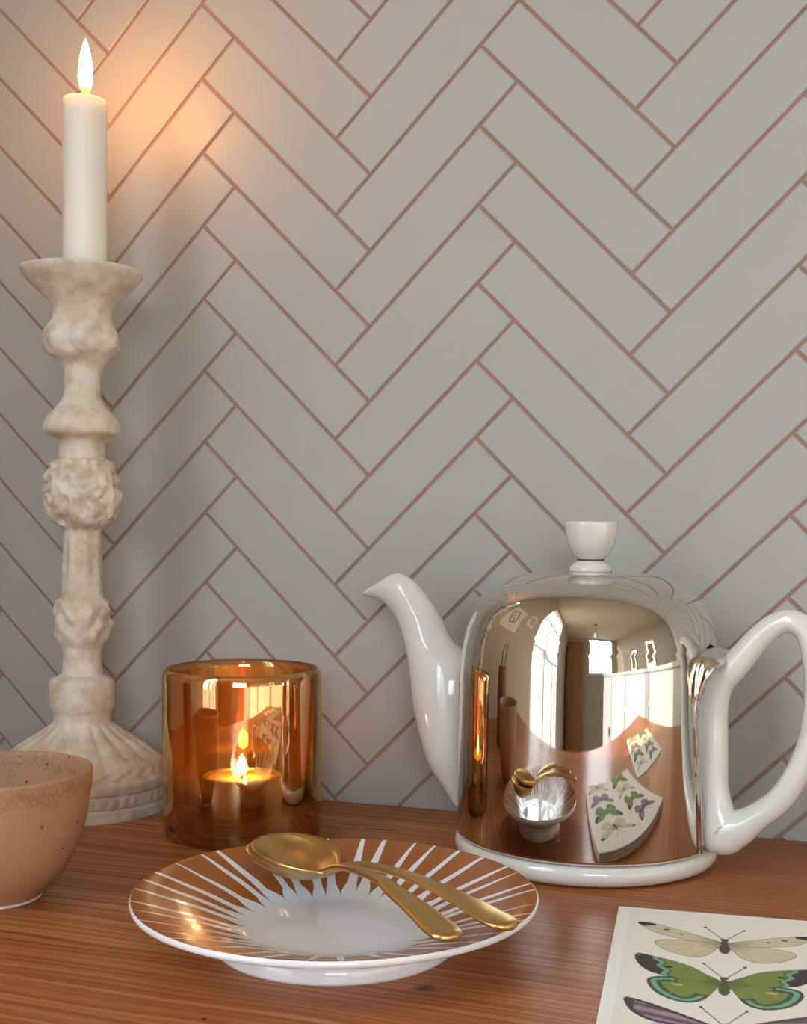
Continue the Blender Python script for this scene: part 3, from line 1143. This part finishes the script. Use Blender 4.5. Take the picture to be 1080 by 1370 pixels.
# ------------------------------------------------------------------ stoneware bowl
def bowl(loc):
    root = tag(empty('bowl', loc), 'tan speckled stoneware bowl in front of the candlestick', 'bowl')
    out = crom([(.0170, .0012), (.0215, .0058), (.0270, .0118), (.0322, .0210), (.0358, .0320), (.0378, .0430), (.0385, .0505), (.0386, .0520)], 6)
    inn = crom([(.0362, .0520), (.0358, .0480), (.0345, .0380), (.0310, .0250), (.0240, .0130), (.0130, .0075), (.0001, .0062)], 6)
    prof = [(p[0], p[1]) for p in out] + [(.0383, .0528), (.0374, .0531), (.0366, .0528)] + [(p[0], p[1]) for p in inn[:-1]] + [(0, .0062)]
    lathe('bowl_body', [(0, .0012)] + prof, 'stoneware', root, seg=128)
    lathe('foot', [(.0125, .0), (.0165, .0), (.0180, .0010), (.0178, .0016), (.0125, .0016)], 'bisque', root, seg=96, closed=True)
    return root


bowl((-0.3110, -0.2140, 0.0))

# ------------------------------------------------------------------ butterfly napkins
NS = .165


def butterfly_print():
    nu, nv = 560, 470
    u = np.linspace(0, NS, nu)
    v = np.linspace(0, NS, nv)
    U, V = np.meshgrid(u, v)
    lin = lambda r, g, b: np.array(srgb(r, g, b)[:3])
    C = np.empty((nv, nu, 3))
    C[:] = lin(250, 246, 234)
    edge = np.minimum(np.minimum(U, NS - U), np.minimum(V, NS - V))
    C[edge < .0045] = lin(253, 252, 247)
    C[(edge > .0045) & (edge < .0050)] = lin(242, 238, 225)

    def inside(poly, X, Y):
        p = np.array(poly)
        res = np.zeros(X.shape, bool)
        n = len(p)
        j = n - 1
        for i in range(n):
            xi, yi = p[i]
            xj, yj = p[j]
            c = ((yi > Y) != (yj > Y)) & (X < (xj - xi) * (Y - yi) / (yj - yi + 1e-12) + xi)
            res ^= c
            j = i
        return res

    def smooth_poly(pts, n=6):
        P = [pts[-2], pts[-1]] + list(pts) + [pts[0], pts[1]]
        return [tuple(p) for p in crom(P, n)[2 * n:2 * n + n * len(pts)]]

    def seg_dist(X, Y, a, b):
        ax, ay = a
        bx, by = b
        dx, dy = bx - ax, by - ay
        t = np.clip(((X - ax) * dx + (Y - ay) * dy) / (dx * dx + dy * dy), 0, 1)
        return np.hypot(X - ax - t * dx, Y - ay - t * dy)
    rng = np.random.default_rng(5)
    grain = rng.random((nv, nu))
    mm = .001
    # wings in millimetres from the body centre: x outwards, y towards the viewer
    FORE = {'a': [(1.2, .4), (8, -4.5), (17, -10), (24, -13.6), (29.5, -15), (31.2, -13.5), (28.5, -9), (24, -3.5), (14, 1.2), (5, 2.2)],
            'b': [(1.2, 0), (6, -5.5), (11, -11.2), (17.5, -15.2), (24, -17.8), (28.8, -19.2), (29.6, -15), (27.5, -8), (24, -3), (20.5, -.8), (12, 1.5), (4, 2)],
            'c': [(1.2, 0), (9, -6), (18, -12), (26, -16.4), (30, -17), (29.8, -13), (27, -6), (21, -.5), (12, 1.5), (4, 2)]}
    HIND = {'a': [(1.2, 1.5), (9, 1.5), (19, 2), (23.6, 5), (23.2, 9.5), (18.5, 15), (12, 18), (6.5, 16), (3, 9)],
            'b': [(1.2, 1.5), (9, 1), (18, 0), (23.5, 2.4), (24, 7.5), (21.5, 14), (17, 19), (11.5, 21), (6.5, 18), (3, 9)],
            'c': [(1.2, 1.5), (9, 1), (18, 1), (23, 4), (22, 10), (17, 16), (11, 18), (6, 15), (3, 8)]}

    def fly(cx, cy, kind, rot):
        cr, sr = math.cos(rot), math.sin(rot)
        X0 = ((U - cx) * cr + (V - cy) * sr) / mm
        Y = (-(U - cx) * sr + (V - cy) * cr) / mm
        X = np.abs(X0)
        F = inside(smooth_poly(FORE[kind]), X, Y)
        H = inside(smooth_poly(HIND[kind]), X, Y) & ~F
        ang = np.arctan2(Y, X)
        rad_ = np.hypot(X, Y)
        W = F | H
        # distance to wing edge, estimated from polygon segments
        def edge_dist(poly):
            pp = smooth_poly(poly, 4)
            d = np.full(X.shape, 1e9)
            sel = (X < 34) & (np.abs(Y) < 26)
            for a, b in zip(pp, pp[1:] + pp[:1]):
                d[sel] = np.minimum(d[sel], seg_dist(X[sel], Y[sel], a, b))
            return d
        dF, dH = edge_dist(FORE[kind]), edge_dist(HIND[kind])
        d = np.where(F, dF, dH)
        vein = np.abs(np.sin(ang * 9.5 + .35 * np.sin(rad_ * .25)))
        if kind == 'a':
            base = lin(224, 212, 184)[None] * (0.92 + .12 * grain[W][:, None])
            C[W] = base
            q = H & (np.abs(X - 11) < 4) & (Y > 6)
            C[q] = C[q] * .6 + lin(230, 210, 160) * .4
            m = W & (vein < .07) & (rad_ > 3)
            C[m] = C[m] * .6 + lin(120, 108, 92) * .4
            m = W & (rad_ < 11)
            f = np.clip((11 - rad_[m]) / 11, 0, 1)[:, None] * .75
            C[m] = C[m] * (1 - f) + lin(108, 100, 92) * f
            m = F & (X > 24.5) & (Y < -10.6 - (29 - X) * .25)
            C[m] = lin(62, 58, 58)
            m = W & (d < .5)
            C[m] = C[m] * .45 + lin(110, 98, 84) * .55
            m = F & (np.hypot((X - 20.5) / 1.5, (Y + 8.2)) < .8)
            C[m] = lin(66, 60, 56)
            m = F & (np.hypot((X - 15) / 1.3, (Y + 4.5)) < .6)
            C[m] = lin(120, 108, 84)
        elif kind == 'b':
            C[W] = lin(134, 150, 84)[None] * (0.85 + .25 * grain[W][:, None])
            m = W & (vein < .06) & (rad_ > 4)
            C[m] = C[m] * .7 + lin(70, 84, 40) * .3
            m = W & (rad_ < 9)
            f = np.clip((9 - rad_[m]) / 9, 0, 1)[:, None] * .6
            C[m] = C[m] * (1 - f) + lin(62, 74, 44) * f
            dd = X + .25 * Y + .8 * np.sin(Y * .9)
            m = F & (dd > 16.4)
            C[m] = lin(96, 112, 68)
            m = F & (dd > 17.2) & (dd < 19.0)
            C[m] = lin(120, 178, 152)
            m = F & (dd >= 19.0)
            C[m] = lin(72, 66, 70)[None] * (0.85 + .3 * grain[m][:, None])
            m = H & (dH < 4.6) & (rad_ > 15)
            C[m] = lin(84, 96, 70)
            m = H & (dH < 3.0) & (dH > 1.3) & (rad_ > 16)
            C[m] = lin(122, 186, 160)
            m = H & (dH <= 1.3) & (rad_ > 14)
            C[m] = lin(86, 84, 80)
            m = F & (np.hypot((X - 18) / 1.5, (Y + 8.6)) < .85)
            C[m] = lin(40, 44, 34)
            m = H & (np.hypot((X - 14.5) / 1.7, (Y - 6.5)) < 1.0)
            C[m] = lin(206, 190, 120)
            m = W & (d < .45)
            C[m] = C[m] * .45 + lin(70, 66, 52) * .55
        else:
            C[W] = lin(178, 150, 172)[None] * (0.8 + .35 * grain[W][:, None])
            m = W & (np.sin(Y * 1.1 + X * .35) > .25) & (X > 7)
            C[m] = lin(112, 94, 106)[None] * (0.85 + .3 * grain[m][:, None])
            m = W & (vein < .08) & (rad_ > 3)
            C[m] = C[m] * .6 + lin(70, 58, 66) * .4
            m = W & ((d < 1.6) | (X > 27))
            C[m] = lin(84, 72, 76)
        # body and antennae
        bcol = {'a': lin(92, 82, 74), 'b': lin(92, 104, 66), 'c': lin(84, 76, 74)}[kind]
        m = (np.hypot(X0 / 1.35, (Y - 1) / 3.6) < 1) | (np.hypot(X0 / 1.9, (Y - 7.2) / 5.0) < 1)
        C[m] = bcol[None] * (.8 + .3 * grain[m][:, None])
        m = (np.hypot(X0 / 1.5, (Y + 2.6) / 1.3) < 1)
        C[m] = bcol * .6
        m = seg_dist(X, Y, (.6, -3), (6.8, -15.0)) < .24
        C[m] = lin(112, 104, 94)
        m = np.hypot(X - 6.8, (Y + 15.0) / 1.6) < .55
        C[m] = lin(84, 76, 70)
    for col_u, order in ((.0388, 'abca'), (.115, 'cbab')):
        for i, k in enumerate(order):
            fly(col_u - .001 * i, .0335 + .0385 * i, k, math.radians(1.5))
    return u, v, C


def napkin_mesh(z_off, wob_seed):
    bm = bmesh.new()
    box_bm(bm, 0, NS, -NS, 0, 0, .0007, .0002)
    return bm


def napkins(loc, rz):
    th = .0009
    n_under = 5
    for i in range(n_under):
        bm = bmesh.new()
        box_bm(bm, 0, NS, -NS, 0, 0, .0008, .0003)
        o = from_bm('paper_napkin', bm, 'paper')
        o.location = (loc[0] + random.uniform(.0002, .0009), loc[1] - random.uniform(.0002, .0009), i * th + .00005)
        o.rotation_euler = (0, 0, rz + random.uniform(-.004, .004))
        tag(o, ('bottom paper napkin of the stack, lying directly on the wooden table', 'cream napkin in the stack, second up from the wooden table', 'cream napkin in the middle of the stack of napkins', 'cream napkin in the stack, second below the butterfly napkin', 'cream napkin directly beneath the butterfly napkin on the stack')[i], 'napkin', 'napkins under the printed one')
    u, v, C = butterfly_print()
    nu, nv = len(u), len(v)
    root = empty('butterfly_napkin', (loc[0], loc[1], n_under * th + .00005), rz)
    tag(root, 'cream paper napkin printed with green, cream and purple butterflies', 'napkin')
    U, V = np.meshgrid(u, v)
    Z = .0008 + .00015 * np.sin(U * 55 + 1) * np.sin(V * 48)
    e = np.minimum(np.minimum(U, NS - U), np.minimum(V, NS - V))
    Z = Z - .0004 * np.exp(-e / .0006)
    co = np.stack([U, -V, Z], -1).reshape(-1, 3)
    idx = np.arange(nu * nv).reshape(nv, nu)
    f = np.stack([idx[:-1, :-1], idx[1:, :-1], idx[1:, 1:], idx[:-1, 1:]], -1).reshape(-1, 4)
    me = bpy.data.meshes.new('printed_sheet')
    me.vertices.add(len(co))
    me.vertices.foreach_set('co', co.ravel())
    me.loops.add(f.size)
    me.loops.foreach_set('vertex_index', f.ravel())
    me.polygons.add(len(f))
    me.polygons.foreach_set('loop_start', np.arange(0, f.size, 4))
    me.polygons.foreach_set('loop_total', np.full(len(f), 4))
    me.update(calc_edges=True)
    ca = me.color_attributes.new('print', 'FLOAT_COLOR', 'POINT')
    ca.data.foreach_set('color', np.concatenate([C.reshape(-1, 3), np.ones((nu * nv, 1))], 1).ravel())
    link('printed_sheet', me, 'print', root, True)
    bm = bmesh.new()
    box_bm(bm, .0002, NS - .0002, -NS + .0002, -.0002, 0, .0003)
    under = from_bm('under_fold', bm, 'paper', root)
    # another one lying loose at the free end of the table (mirrored in the teapot)
    r2 = empty('butterfly_napkin', (0.135, -0.26, .0002), rz + .35)
    tag(r2, 'loose butterfly napkin lying flat near the table end', 'napkin')
    for src in (under, COL.objects['printed_sheet']):
        c = src.copy()
        COL.objects.link(c)
        c.parent = r2


napkins((-0.0705, -0.1528, 0.0), math.radians(5.6))


# ------------------------------------------------------------------ things the polished cover mirrors
def pencil_cup(loc):
    root = tag(empty('pencil_cup', loc), 'turned wooden pencil cup at the table end near the bowl', 'cup')
    lathe('cup_body', [(0, 0), (.030, 0), (.032, .002), (.032, .098), (.031, .100), (.029, .098), (.029, .006), (0, .006)], 'cup_wood', root, seg=64)
    for i, (dx, dy, tx, ty, h, m, nm) in enumerate(((.010, .004, .010, .004, .150, 'pencil', 'yellow pencil leaning in the wooden cup'),
                                                    (-.012, .002, -.012, .006, .140, 'pencil_blue', 'blue pencil leaning in the wooden cup'),
                                                    (.000, -.012, .002, -.012, .158, 'cup_wood', 'bare wood pencil leaning in the wooden cup'))):
        p = empty('pencil', (loc[0] + dx * .5, loc[1] + dy * .5, loc[2] + .0068))
        tag(p, nm, 'pencil', 'pencils in the cup')
        a, b = Vector((0, 0, 0)), Vector((tx, ty, h - .012))
        tube('shaft', [a, b], [.0034, .0034], m, p, seg=6, up=(0, 1, 0), smooth=False)
        tube('point', [b, b + Vector((tx, ty, h)).normalized() * .012], [.0034, .0004], 'wick', p, seg=6, up=(0, 1, 0), smooth=False)


pencil_cup((-0.47, -0.24, 0.0))


def drawing(loc_y, loc_z, w, h, label, ink):
    root = tag(empty('drawing', (RX0 + .001, loc_y, loc_z)), label, 'drawing', 'drawings pinned to the side wall')
    box('sheet', 0, .0012, -w / 2, w / 2, 0, h, 'drawing', root)
    pts = [(.0022, .22 * w * math.cos(a) + .05 * w * math.sin(3 * a), h * (.5 + .28 * math.sin(a))) for a in [2 * PI * k / 40 for k in range(40)]]
    tube('drawn_line', pts, [.004] * 40, ink, root, seg=6, closed=True, up=(1, 0, 0))
    tube('drawn_line', [(.0022, -.1 * w, h * .3), (.0022, .02 * w, h * .55), (.0022, .14 * w, h * .42)], [.003] * 3, ink, root, seg=6, up=(1, 0, 0))


drawing(-0.24, 0.30, 0.24, 0.32, 'sheet with an ink line drawing pinned to the side wall', 'ink')
drawing(-0.52, 0.46, 0.15, 0.21, 'small portrait sheet in red ink pinned near the window', 'red_ink')


def sideboard():
    x0, x1, y0, y1, zt = 0.62, 1.12, -1.75, -0.02, 0.16
    root = tag(empty('sideboard', ((x0 + x1) / 2, (y0 + y1) / 2, RZ0)), 'long white painted sideboard standing past the table end', 'cabinet')

    def bx(nm, *a, parent=root, **k):
        o = box(nm, *a, **k)
        o.parent = parent
        o.matrix_parent_inverse = parent.matrix_basis.inverted() if parent is root else Matrix.Identity(4)
        return o
    bx('carcass', x0 + .02, x1, y0, y1, RZ0, zt - .03, 'white_paint')
    bx('top_board', x0 - .01, x1 + .01, y0 - .01, y1, zt - .03, zt, 'white_paint', bevel=.004)
    n = 4
    for i in range(n):
        a = y0 + (y1 - y0) * i / n + .006
        b = y0 + (y1 - y0) * (i + 1) / n - .006
        d = bx('door', x0, x0 + .019, a, b, RZ0 + .08, zt - .045, 'white_paint', bevel=.002)
        kb = lathe('knob', [(0, 0), (.008, 0), (.006, .012), (.013, .020), (.010, .026), (0, .027)], 'dark', None, seg=24)
        kb.data.transform(Matrix.Translation((x0, b - .05, zt - .3)) @ Matrix.Rotation(-PI / 2, 4, 'Y'))
        kb.parent = d
    return zt


ZT = sideboard()
for i, (fy, h, w, lab) in enumerate(((-0.55, .30, .22, 'larger dark picture frame standing on the white sideboard'), (-0.95, .22, .17, 'smaller dark picture frame standing on the white sideboard'))):
    r = tag(empty('picture_frame', (0.92, fy, ZT)), lab, 'picture frame', 'frames on the sideboard')
    bm = bmesh.new()
    for (a, b, s, e) in ((-w / 2, w / 2, 0, .02), (-w / 2, w / 2, h - .02, h), (-w / 2, -w / 2 + .02, .02, h - .02), (w / 2 - .02, w / 2, .02, h - .02)):
        box_bm(bm, -.01, .01, a, b, s, e)
    from_bm('frame', bm, 'dark', r)
    box('mount', -.004, .006, -w / 2 + .018, w / 2 - .018, .018, h - .018, 'drawing', r)
    box('picture', -.006, -.0042, -w / 4, w / 4, h * .25, h * .75, 'ink', r)


def cupboard():
    x0, x1, y0, y1, z1 = 1.30, 2.10, RY0 + .02, RY0 + .47, 1.05
    x0, x1 = -0.55, 0.15
    root = tag(empty('cupboard', ((x0 + x1) / 2, (y0 + y1) / 2, RZ0)), 'tall brown wooden cupboard against the far wall', 'cupboard')

    def bx(nm, *a, **k):
        o = box(nm, *a, **k)
        o.parent = root
        o.matrix_parent_inverse = root.matrix_basis.inverted()
        return o
    bx('carcass', x0, x1, y0, y1 - .02, RZ0, z1, 'oak')
    bx('cornice', x0 - .02, x1 + .02, y0, y1 + .01, z1, z1 + .05, 'oak', bevel=.006)
    xm = (x0 + x1) / 2
    for a, b, hx in ((x0 + .01, xm - .004, xm - .05), (xm + .004, x1 - .01, xm + .05)):
        d = bx('door', a, b, y1 - .02, y1, RZ0 + .1, z1 - .02, 'oak', bevel=.003)
        kb = lathe('knob', [(0, 0), (.008, 0), (.006, .012), (.014, .022), (0, .028)], 'dark', None, seg=24)
        kb.data.transform(Matrix.Translation((hx, y1, .1)) @ Matrix.Rotation(-PI / 2, 4, 'X'))
        kb.parent = d


cupboard()


def pendant(loc):
    root = tag(empty('pendant_lamp', loc), 'white opal glass pendant lamp hanging from the ceiling', 'lamp')
    lathe('canopy', [(0, 0), (.05, 0), (.05, -.015), (.02, -.03), (0, -.03)], 'dark', root, seg=32)
    tube('cord', [(0, 0, -.03), (0, 0, -.42)], [.004, .004], 'dark', root, seg=8, up=(0, 1, 0))
    pr = crom([(.02, -.42), (.055, -.47), (.075, -.55), (.07, -.64), (.04, -.70)], 5)
    lathe('lamp_shade', [(0, -.42)] + [(p[0], p[1]) for p in pr] + [(0, -.705)], 'opal', root, seg=48)


pendant((0.45, -1.9, RZ1))
